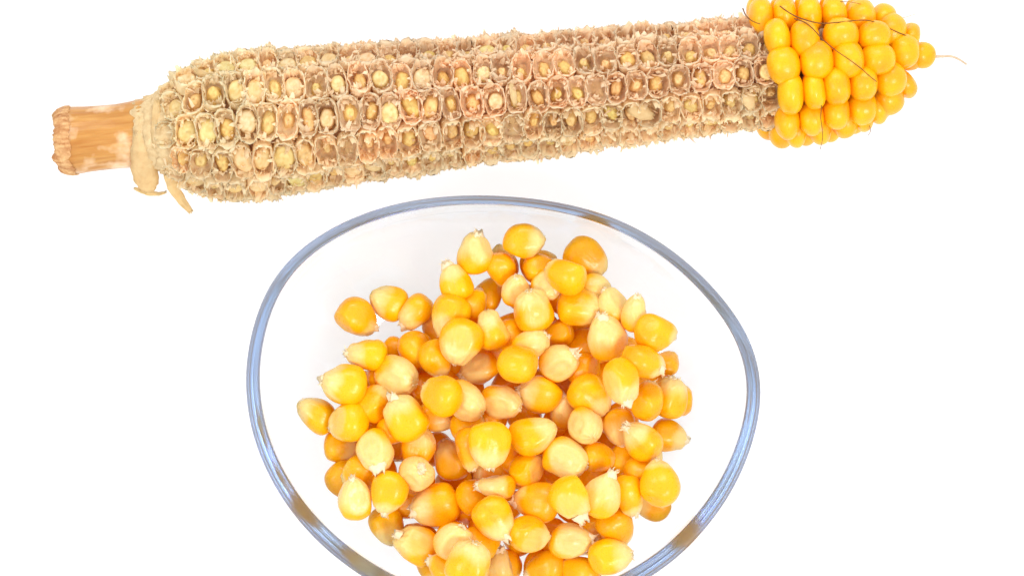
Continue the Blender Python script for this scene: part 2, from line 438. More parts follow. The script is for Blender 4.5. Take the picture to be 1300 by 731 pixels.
def build_sockets():
    rnd = random.Random(3)
    rows = []
    th0 = R(-4)
    for r in range(NROW):
        th = th0+2*math.pi*r/NROW
        off = ((r//1) % 2)*12+rnd.uniform(-5, 5)
        u = -79+off
        while u < 686:
            pitch = 25.6+rnd.uniform(-2.4, 2.6)
            rows.append((u, th+0.012*math.sin(u*0.011+r)+rnd.uniform(-.025, .025), r))
            u += pitch
    # nearest the lens and not on the underside come first
    rows.sort(key=lambda t: -math.cos(t[1]))
    stuffv, stufff, stuffc = [], [], []
    n = 0
    for (u, th, r) in rows:
        rad = interp(RS, u)-4.5
        frac = max(0, min(1, (u+90)/760))
        circ = 2*math.pi*rad/NROW
        sy = circ/37.6*1.03; sx = rnd.uniform(0.90, 1.10); rad += rnd.uniform(-1.5, 2)
        if u < -50: sx *= 1.02; sy *= 1.08
        # colour: cream at the stalk end and along the lower side, mauve-brown in the middle
        mauve = sm(-60, 240, u)*sm(-0.75, 0.1, math.sin(th)+0.25)
        tint = mixc((1.0, 0.95, 0.76), (1.0, 0.88, 0.74), mauve)
        if math.sin(th) < -0.35: tint = mixc(tint, (1.0, 0.90, 0.70), 0.7)
        j = rnd.uniform(0.88, 1.04)
        tint = tuple(c*j for c in tint)+(1,)
        me = rnd.choice(SOCK)
        tilt = rnd.uniform(-0.06, 0.06)
        if u < -40: tilt -= 0.012*(-40-u)     # the butt end rounds off towards the stalk
        if n < 290:
            o = link('socket', me, cob); put(o, u, th, rad, sc=(sx, sy, rnd.uniform(0.55, 1.1)), spin=rnd.uniform(-.17, .17), tilt=tilt+rnd.uniform(-.12, .12))
            o.color = tint
            p = rnd.random()
            if u < 120: kind = 'ring' if p < 0.5 else ('lump' if p < 0.8 else 'torn')
            elif u < 340 and r in (1, 2): kind = 'ring' if p < 0.6 else 'lump'
            else: kind = 'ring' if p < 0.16 else ('lump' if p < 0.62 else ('torn' if p < 0.93 else None))
            if kind:
                s2 = link('kernel_stub', rnd.choice(STUB[kind]), o)
                q = rnd.uniform(1.0, 1.4)*(1.15 if u < 110 else 1)
                s2.matrix_local = Matrix.Translation((rnd.uniform(-1.5, 1.5)*KC, rnd.uniform(-3, 2)*KC, rnd.uniform(-2.5, 0.5)*KC)) @ Matrix.Rotation(rnd.uniform(-.5, .5), 4, 'Z') @ Matrix.Diagonal((q, q*rnd.uniform(.9, 1.15), 1, 1))
                s2.color = (rnd.uniform(.92, 1.05), rnd.uniform(.88, 1.0), rnd.uniform(.75, 1.0), 1)
        else:
            tmp = bpy.data.objects.new('t', me); put(tmp, u, th, rad, sc=(sx, sy, 1), tilt=tilt); mm = tmp.matrix_local.copy()
            bpy.data.objects.remove(tmp)
            o0 = len(stuffv)
            stuffv += [mm @ vv.co for vv in me.vertices]
            stufff += [tuple(o0+k for k in p.vertices) for p in me.polygons]
            stuffc += [tuple(c.color)[:3] for c in me.color_attributes['tone'].data]
        n += 1
    me = mesh('underside_sockets', stuffv, stufff, M_SOCK, stuffc)
    tag(link('underside_sockets', me, cob), kind='stuff')
build_sockets()

# --- loose chaff: thin curled slivers along the ridges
def build_chaff():
    rnd = random.Random(11); v, f, c = [], [], []
    def sliver(p, d, side, ln, wd, curl, tone):
        n = 4; o = len(v)
        nrm = d.cross(side).normalized()
        for i in range(n+1):
            t = i/n
            q = p+d*(ln*t)+nrm*(curl*t*t)+side*(0.25*ln*math.sin(3*t+curl*9000)*0.3)
            w = wd*(1-t)**0.7*(0.8+0.5*rnd.random())
            v.append(q-side*w/2); v.append(q+side*w/2)
            c.append(tone); c.append(tone)
        for i in range(n): f.append((o+2*i, o+2*i+1, o+2*i+3, o+2*i+2))
    for _ in range(4200):
        u = rnd.uniform(-100, 672); row = rnd.randrange(NROW)
        th = R(-4)+2*math.pi*(row+0.5)/NROW+rnd.gauss(0, 0.075)
        if rnd.random() < 0.25: th = rnd.uniform(0, 2*math.pi)
        if math.cos(th) < -0.55: continue
        rad = interp(RS, u)+rnd.uniform(-3, 4)
        rd = Vector((0, math.sin(th), math.cos(th))); ax = Vector((1, 0, 0)); tg = rd.cross(ax)
        d = (rd*rnd.uniform(0.5, 1.0)+tg*rnd.uniform(-.9, .9)+ax*rnd.uniform(-.7, .7)).normalized()
        side = d.cross(Vector((rnd.uniform(-1, 1), rnd.uniform(-1, 1), rnd.uniform(-1, 1)))).normalized()
        p = cobp(u, rad*math.sin(th), rad*math.cos(th))-d*2*KC
        g = rnd.random()
        tone = mixc((1.0, 0.96, 0.88), (0.82, 0.64, 0.52), g*sm(-50, 250, u))
        ln = rnd.choice((5, 6, 7, 8, 10, 14))*KC*rnd.uniform(.7, 1.1)
        sliver(p, d, side, ln, rnd.uniform(0.8, 5.0)*KC, rnd.uniform(-4, 4)*KC, tone)
    me = mesh('chaff', v, f, M_CHAFF, c)
    o = link('chaff', me, cob); tag(o, kind='stuff')
build_chaff()

# --- stalk with its cut end, collar and husk scraps
def tube_rings(tab, ns, fn, u0=None):
    v = []
    for (u, r) in tab:
        for j in range(ns):
            a = 2*math.pi*j/ns
            v.append(fn(u, r, a))
    return v
def build_stalk():
    ns = 72
    tab = [(-220, 40.5), (-217, 42), (-210, 42), (-190, 40.5), (-170, 40), (-150, 40), (-135, 41), (-125, 42), (-118, 43), (-108, 42)]
    tt = []
    for (a, ra), (b, rb) in zip(tab, tab[1:]):
        for k in range(3): tt.append((a+(b-a)*k/3, ra+(rb-ra)*k/3))
    tt.append(tab[-1])
    v, c = [], []
    for (u, r) in tt:
        for j in range(ns):
            a = 2*math.pi*j/ns
            rr = r+0.9*abs(math.sin(a*11+n3(math.cos(a), math.sin(a), 1)*3))**0.6+1.8*n3(math.cos(a)*1.5, math.sin(a)*1.5, u*0.01)
            v.append(cobp(u, rr*math.sin(a)+3, rr*math.cos(a)-2))
            e = sm(-200, -218, u)
            c.append(mixc((1, 1, 1), (0.86, 0.66, 0.50), e))
    link('stalk', mesh('stalk', v, grid_faces(len(tt), ns, True, True), M_STALK, c), cob)
    st = cob.children[-1]
    # ragged brown cut end
    rnd = random.Random(5); v, c = [], []
    prof = [(-216, 0.985), (-217, 1.005), (-223, 1.01), (-229, 0.985), (-234, 0.93), (-237, 0.85), (-237, 0.70), (-233, 0.5), (-231, 0.2), (-231, 0.02)]
    n2 = 96
    for q, (u, k) in enumerate(prof):
        for j in range(n2):
            a = 2*math.pi*j/n2; cc, s = math.cos(a), math.sin(a)
            jag = 6.0*n3(cc*2.5, s*2.5, 0.3)+2.5*n3(cc*12, s*12, 2.1)+rnd.uniform(-.8, .8)
            uu = u+jag*(1 if q > 0 else 0.9)
            rr = 43*k+(1.2*n3(cc*14, s*14, q*0.3))+1.0*abs(math.sin(a*24+2*n3(cc*3,s*3,0)))+rnd.uniform(-.4, .4)
            v.append(cobp(uu+8, rr*s+3, rr*cc-2))
            c.append(mixc((0.66, 0.44, 0.30), (1.0, 0.95, 0.80), max(0, min(1, 0.55+1.6*n3(cc*16, s*16, u*0.07)))))
    m = papery('cut_stalk_fibre', (0.95, 0.66, 0.38), (0.66, 0.36, 0.16), 1400, 0.1, True, 0.8, 0.0005)
    link('cut_end', mesh('cut_end', v, grid_faces(len(prof), n2, False, True), m, c), cob)
    # ringed collar of husk bases between stalk and first sockets
    M_COL = papery('collar_fibre', (0.88, 0.68, 0.38), (0.62, 0.42, 0.20), 520, 0.10, bumpd=0.0007)
    for q, (u0, u1, r0, r1) in enumerate([(-126, -96, 41, 47), (-112, -84, 45, 54), (-100, -74, 50, 60)]):
        v = []; rnd = random.Random(20+q); n2 = 84
        for i, (t, dr) in enumerate([(0, -2), (0.05, 0), (0.3, 0.4), (0.55, 0), (0.8, -0.2), (1.0, -3)]):
            for j in range(n2):
                a = 2*math.pi*j/n2; cc, s = math.cos(a), math.sin(a)
                jag = (7*n3(cc*3, s*3, q*3.1)+4*n3(cc*13, s*13, q*2)+rnd.uniform(-1, 1)) if t < 0.2 else 0
                rr = r0+(r1-r0)*t+dr+1.6*n3(cc*6, s*6, t*2+q)+1.3*abs(math.sin(a*19+q*2))+1.2*n3(cc*15, s*15, t*3)+(1.5+1.2*n3(cc*9, s*9, q)) * (t < 0.2)
                v.append(cobp(u0+(u1-u0)*t+jag, rr*s+2-q*0.5, rr*cc-1))
        link('husk_collar', mesh('husk_collar', v, grid_faces(6, n2, False, False), M_COL), cob)
    # husk scraps
    def strip(pts, widths, name='husk_scrap', mat=M_HUSK, cup=0.25, wave=0):
        v = []; nn = 7; pts = [Vector(p) for p in pts]
        dense, dw = [], []
        for i in range(len(pts)-1):
            for k in range(4):
                t = k/4; dense.append(pts[i].lerp(pts[i+1], t)); dw.append(widths[i]+(widths[i+1]-widths[i])*t)
        dense.append(pts[-1]); dw.append(widths[-1])
        for _ in range(3): dense = [dense[0]]+[(dense[i-1]+2*dense[i]+dense[i+1])/4 for i in range(1, len(dense)-1)]+[dense[-1]]
        for i, p in enumerate(dense):
            d = (dense[min(i+1, len(dense)-1)]-dense[max(i-1, 0)]).normalized()
            side = d.cross(Vector((0, 0, 1))).normalized(); up = side.cross(d).normalized()
            for j in range(nn):
                t = j/(nn-1)-0.5
                w = dw[i]*(1+0.12*n3(i*0.7, j, 3)); hgt = cup*dw[i]*(0.25-t*t)*2+1.6*n3(i*0.6, j*0.9, 1.7)+0.7*math.sin(j*2.4)
                q = p+side*(w*t)+up*hgt+d*(n3(j*1.3, 1, 5)*9 if i in (0, len(dense)-1) else 0)+side*(1.4*n3(i*1.1, j, 7) if j in (0, nn-1) else 0)
                v.append(cobp(q.x, q.y, q.z))
        f = []
        for i in range(len(dense)-1):
            for j in range(nn-1): f.append((i*nn+j, i*nn+j+1, (i+1)*nn+j+1, (i+1)*nn+j))
        o = link(name, mesh(name, v, f, mat), cob)
        md = o.modifiers.new('thickness', 'SOLIDIFY'); md.thickness = 0.0002
        return o
    def c3(px, py, w): u, vv = to_cob(px, py); return (u, vv, w)
    strip([c3(181, 150, 36), c3(184, 185, 40), c3(184, 208, 24), c3(186, 228, 0), c3(187, 240, -14)], [10, 24, 32, 33, 20], cup=0.5)
    strip([c3(204, 130, 45), c3(205, 160, 52), c3(207, 190, 44), c3(208, 212, 20)], [7, 14, 18, 8], cup=0.4)
    strip([c3(214, 214, 8), c3(216, 232, -12), c3(224, 250, -30), c3(239, 268, -40)], [14, 15, 13, 6], cup=0.3, mat=M_CHAFF if False else M_HUSK)
    strip([c3(228, 210, 10), c3(236, 226, -10), c3(254, 238, -20), c3(262, 246, -26)], [16, 14, 11, 7], cup=0.4)
    strip([c3(168, 238, -16), c3(181, 243, -20), c3(196, 246, -22), c3(208, 243, -20)], [3, 6, 5, 2], cup=0.2)
    # scraps torn at the first rows of sockets
    strip([c3(252, 92, 50), c3(262, 98, 62), c3(276, 100, 66)], [4, 9, 3], cup=0.6)
    strip([c3(797, 138, 62), c3(812, 146, 66), c3(826, 152, 58)], [16, 22, 8], cup=0.5)
    strip([c3(345, 120, 82), c3(350, 134, 84), c3(352, 146, 80)], [5, 9, 6], cup=0.5)
    strip([c3(648, 110, 76), c3(652, 124, 78), c3(654, 138, 74)], [5, 8, 5], cup=0.5)
    strip([c3(932, 122, 50), c3(946, 128, 56), c3(950, 142, 52)], [14, 20, 8], cup=0.4)
build_stalk()

# --- kernels still on the tip
def cobkernel_mesh(seed):
    rnd = random.Random(seed); ns, nr = 28, 18; v, c = [], []
    ex = rnd.uniform(0.82, 0.98); ey = rnd.uniform(0.84, 0.98); ez = rnd.uniform(0.84, 0.95)
    for i in range(nr):
        ph = -math.pi/2+math.pi*(i+0.0)/(nr-1); cp, sp = math.cos(ph), math.sin(ph)
        if i == 0 or i == nr-1: cp = 0.012
        for j in range(ns):
            a = 2*math.pi*j/ns; ca, sa = math.cos(a), math.sin(a)
            k = cp**ez
            x = k*math.copysign(abs(ca)**ex, ca); y = k*math.copysign(abs(sa)**ey, sa)
            z = math.copysign(abs(sp)**0.9, sp)
            if z < 0: tp = 1-0.35*(-z)**1.5; x *= tp; y *= tp
            d = 1+0.045*n3(x*1.2, y*1.2, z*1.2, seed)
            v.append(Vector((x*d, y*d, z*d)))
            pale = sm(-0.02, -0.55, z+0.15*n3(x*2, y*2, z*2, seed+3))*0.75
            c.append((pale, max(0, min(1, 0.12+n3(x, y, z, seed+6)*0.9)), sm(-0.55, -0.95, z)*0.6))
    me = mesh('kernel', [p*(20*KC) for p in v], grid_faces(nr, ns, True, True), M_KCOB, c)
    return me
CK = [cobkernel_mesh(200+i) for i in range(12)]
COBK = [ # px, py, width along the cob, height across it, on the visible side
 (962,12,31,46),(991,11,30,44),(1022,12,31,42),(1053,11,32,40),(1087,13,36,36),(1117,15,32,30),(1126,32,36,36),(1148,40,24,32),
 (980,47,32,44),(1014,50,36,45),(1060,44,44,40),(1102,46,41,36),(1141,66,37,42),(1173,68,34,34),
 (988,89,40,46),(1029,82,41,46),(1069,81,39,44),(1107,80,42,37),(1125,110,39,40),(1160,104,33,36),
 (998,130,31,52),(1027,126,28,46),(1055,120,34,46),(1089,116,36,42),(1126,138,39,36),(1148,136,26,36),
 (997,169,30,40),(1027,164,31,40),(1058,156,33,42),(1091,150,36,40),(1113,160,26,26),
 (1010,184,27,36),(1041,180,29,36),(1073,173,33,36),(1096,170,26,26),
]
RK = [(630, 101), (700, 103), (750, 101), (790, 91), (820, 78), (845, 56), (870, 36), (880, 30)]
def add_cobkernel(u, th, rad, w, h, dep, rnd, lean):
    o = link('kernel', rnd.choice(CK), cob)
    put(o, u, th, rad-dep/2, sc=(w/40, h/40, dep/40), spin=rnd.uniform(-.08, .08), tilt=lean)
def build_cobkernels():
    rnd = random.Random(9)
    for (px, py, w, h) in COBK:
        u, vv = to_cob(px, py)
        R0 = interp(RK, u)
        lean = sm(770, 880, u)*0.95
        dep = 54 if u < 800 else 46
        # the crown centre shows below the outer envelope
        sn = max(-0.985, min(0.985, vv/(R0-9)))
        th = math.asin(sn)
        h2 = h*(1+0.05) if abs(sn) < 0.75 else max(h, 42)
        if abs(sn) > 0.9 : h2 = 42
        cu = u-(dep/2)*math.sin(lean)*0.6
        if u > 860: add_cobkernel(u-3, th*0.3, 17, w*1.02, h*1.0, 36, rnd, 0.4); continue
        # depth leans with the taper
        add_cobkernel(u, th, R0, w*1.05, h2*1.04, dep, rnd, lean*0.8)
    # far side, resting on the table
    for r in range(8):
        th = R(105)+R(150)*r/7
        u = 676+(r % 2)*13
        while u < 840:
            R0 = interp(RK, u); dep = 52 if u < 800 else 42
            lean = sm(770, 880, u)*0.8
            w = 31
            if R0 > 50 or r % 2: add_cobkernel(u, th, R0-1, w*1.06, min(44, 2*math.pi*R0/14*1.05), dep, rnd, lean)
            u += w
build_cobkernels()

# --- silk strands
def strand(pts, r0, r1, mat, parent, name='silk_strand'):
    pts = [Vector(p) for p in pts]; dense = []
    for i in range(len(pts)-1):
        p0 = pts[max(i-1, 0)]; p1 = pts[i]; p2 = pts[i+1]; p3 = pts[min(i+2, len(pts)-1)]
        for k in range(6):
            t = k/6
            dense.append(0.5*((2*p1)+(p2-p0)*t+(2*p0-5*p1+4*p2-p3)*t*t+(3*p1-p0-3*p2+p3)*t**3))
    dense.append(pts[-1]); v = []; ns = 6
    for i, p in enumerate(dense):
        d = (dense[min(i+1, len(dense)-1)]-dense[max(i-1, 0)]).normalized()
        s = d.orthogonal().normalized() if abs(d.z) > .9 else d.cross(Vector((0, 0, 1))).normalized(); q = s.cross(d)
        r = (r0+(r1-r0)*i/(len(dense)-1))*(1+0.25*n3(i*0.8, 0, 0, r0*1e5))
        for j in range(ns):
            a = 2*math.pi*j/ns; v.append(p+s*(r*math.cos(a))+q*(r*math.sin(a)))
    return link(name, mesh(name, v, grid_faces(len(dense), ns, True, True), mat), parent)
def silk(pix, r, mat, lift=5.0):
    pts = []
    for (px, py) in pix:
        u, vv = to_cob(px, py); R0 = interp(RK, u)+lift
        w = math.sqrt(max(0, R0*R0-vv*vv))
        k = (H-ZC)/(H-ZC-w*KC)          # keep it under its picture position although it lies higher
        # convert through the world so that perspective is respected
        wp = P(px, py, ZC+w*KC); lp = Matrix.Rotation(-ANG, 4, 'Z') @ (wp-Vector((A0.x, A0.y, 0)))
        pts.append(lp)
    strand(pts, r*KC*0.95, r*KC*0.6, mat, cob)
silk([(943, 11), (947, 20), (955, 27), (965, 31)], 0.85, M_SILK)
silk([(990, 8), (998, 14), (1010, 21), (1027, 27), (1043, 30), (1062, 29), (1080, 27), (1098, 26), (1112, 29), (1128, 36), (1141, 42), (1152, 46)], 0.9, M_SILK)
silk([(1008, 24), (1022, 29), (1033, 38), (1046, 52), (1062, 65), (1078, 76), (1094, 88), (1104, 97), (1113, 104)], 0.8, M_SILK)
silk([(1043, 134), (1042, 150), (1044, 166), (1044, 178), (1041, 190)], 0.55, M_SILK)
silk([(1104, 160), (1105, 167), (1102, 172)], 0.5, M_SILK)
silk([(1048, -4), (1063, 2), (1080, 3), (1094, 6)], 0.5, M_SILK)
silk([(1142, 24), (1150, 22), (1163, 18)], 0.45, M_SILKP, 0)
silk([(1188, 72), (1197, 72), (1208, 72), (1218, 76), (1227, 82)], 1.9, M_SILKP, -8)

# ------------------------------------------------------------------ loose kernels
UL, UW, UT = 25.0, 25.5, 21.0      # half length / width / thickness in pixels for a kernel of size 50
def kernel_mesh(seed, kind):
    rnd = random.Random(seed); ns, nr = 36, 28; v, c = [], []
    bend = rnd.uniform(-.16, .16); pw = rnd.uniform(0.28, 0.50); taper = rnd.uniform(2.6, 4.2)
    dents = []
    for _ in range(rnd.choice((2, 3, 3))):
        d = Vector((rnd.gauss(0, 1), rnd.gauss(0, 0.6), rnd.gauss(0, .5))).normalized()
        dents.append((d, rnd.uniform(0.66, 0.86)))
    cr_y = rnd.uniform(-0.3, 0.3)
    for i in range(nr):
        t = 0.5-0.5*math.cos(math.pi*(i+0.4)/(nr-0.2))
        f = (t**pw)*max(0, 1-t**taper)**0.5*1.08
        f = f*(1-0.16*sm(0.16, 0.02, t))*1.05; f *= 1-0.05*sm(0.5, 0.0, t)*(0.5+0.5*n3(t*9, seed, 1))
        for j in range(ns):
            a = 2*math.pi*j/ns; ca, sa = math.cos(a), math.sin(a)
            x = f*math.copysign(abs(ca)**0.9, ca); y = (f**0.85)*math.copysign(abs(sa)**0.92, sa); z = 2*t-1
            p = Vector((x+bend*z*z, y, z))
            for (d, lim) in dents:
                q = p.dot(d)
                if q > lim: p -= d*(q-lim)*0.72
            # embryo side: shallow oval hollow with a raised middle
            if y > 0:
                e = math.hypot(x/0.52, (z+0.12)/0.66)
                p.y -= (0.13*sm(1.05, 0.55, e)-0.05*sm(0.6, 0.1, e))*(0.6+0.5*n3(seed, 1, 2)+0.4*(kind == 'p'))
            else:
                p.y += 0.05*sm(0.3, 0.0, abs(x-cr_y))*sm(0.95, 0.3, abs(z))
            p += p.normalized()*(0.050*n3(x*1.3, y*1.3, z*1.3, seed)+0.016*n3(x*4.5, y*4.5, z*3, seed+1)+0.02*sm(0.45, 0.05, t)*math.sin(a*9+4*n3(x*2, y*2, z*2, seed))) if p.length > 0 else p
            v.append(Vector((p.x*UW, p.y*UT, p.z*UL))*S)
            nn = n3(x*1.6, y*1.6, z*1.1, seed+2)
            lo, hi = {'y': (0.06, 0.30), 'm': (0.16, 0.52), 'p': (0.34, 0.88)}[kind]
            pale = sm(hi, lo, t+0.22*nn)
            if y > 0:
                e = math.hypot(x/0.66, (z+0.10)/0.80)+0.25*nn
                pale = max(pale, sm(1.05, 0.75, e)*{'y': 0.10, 'm': 0.45, 'p': 0.9}[kind])
            fleck = 0.2*sm(0.05, 0.0, t)
            org = max(0, min(1, 0.5*n3(x*1.1, y*1.1, z*1.1, seed+5)+(0.30 if kind == 'y' else 0.05)))
            c.append((pale, org, fleck))
    return mesh('corn_kernel', v, grid_faces(nr, ns, True, True), M_KERNEL, c)
def tip_mesh(seed, big):
    rnd = random.Random(seed); ns = 18; v, f = [], []
    ln = 6.0 if big else 3.0
    prof = [(10.0, 5.0), (9.2, 1.6), (7.6, -0.8), (6.4, -ln*0.6), (5.2, -ln), (4.4, -ln*0.55), (0.1, -ln*0.2)]
    for q, (r, z) in enumerate(prof):
        for j in range(ns):
            a = 2*math.pi*j/ns
            jag = (5.0*n3(math.cos(a)*1.3, math.sin(a)*1.3, 0.5, seed)+2.2*n3(math.cos(a)*5, math.sin(a)*5, 0.5, seed)+rnd.uniform(-.7, .7))*(1.0 if q == 4 else 0.6 if q == 3 else 0.1)*(1.3 if big else 1)
            rr = r*(1+0.22*n3(math.cos(a)*2, math.sin(a)*2, z*0.2, seed))+rnd.uniform(-.3, .3)
            v.append(Vector((rr*math.cos(a)*1.05, rr*math.sin(a)*0.75, z+jag))*S)
    f = grid_faces(len(prof), ns, False, True)
    # a few torn fibres
    for _ in range(rnd.choice((5, 7, 9)) if big else 3):
        a = rnd.uniform(0, 6.28); o = len(v); L = rnd.uniform(3, 8 if big else 4.5)
        b0 = Vector((5.5*math.cos(a), 4*math.sin(a), -ln*0.5)); d = Vector((0.8*math.cos(a)+rnd.uniform(-.6, .6), 0.8*math.sin(a)+rnd.uniform(-.6, .6), -1.0)).normalized()
        s = d.cross(Vector((rnd.uniform(-1, 1), rnd.uniform(-1, 1), .3))).normalized(); w = rnd.uniform(0.6, 1.6)
        for k in range(4):
            t = k/3; q = b0+d*L*t+s*(t*t*rnd.uniform(-2, 2))
            v.append((q-s*w*(1-t*0.8))*S); v.append((q+s*w*(1-t*0.8))*S)
        for k in range(3): f.append((o+2*k, o+2*k+1, o+2*k+3, o+2*k+2))
    return mesh('tip_cap', v, f, M_TIP)
KM = {k: [kernel_mesh(300+40*i+j, k) for j in range(9)] for i, k in enumerate('ymp')}
TM = [tip_mesh(500+i, i % 2 == 0) for i in range(10)]

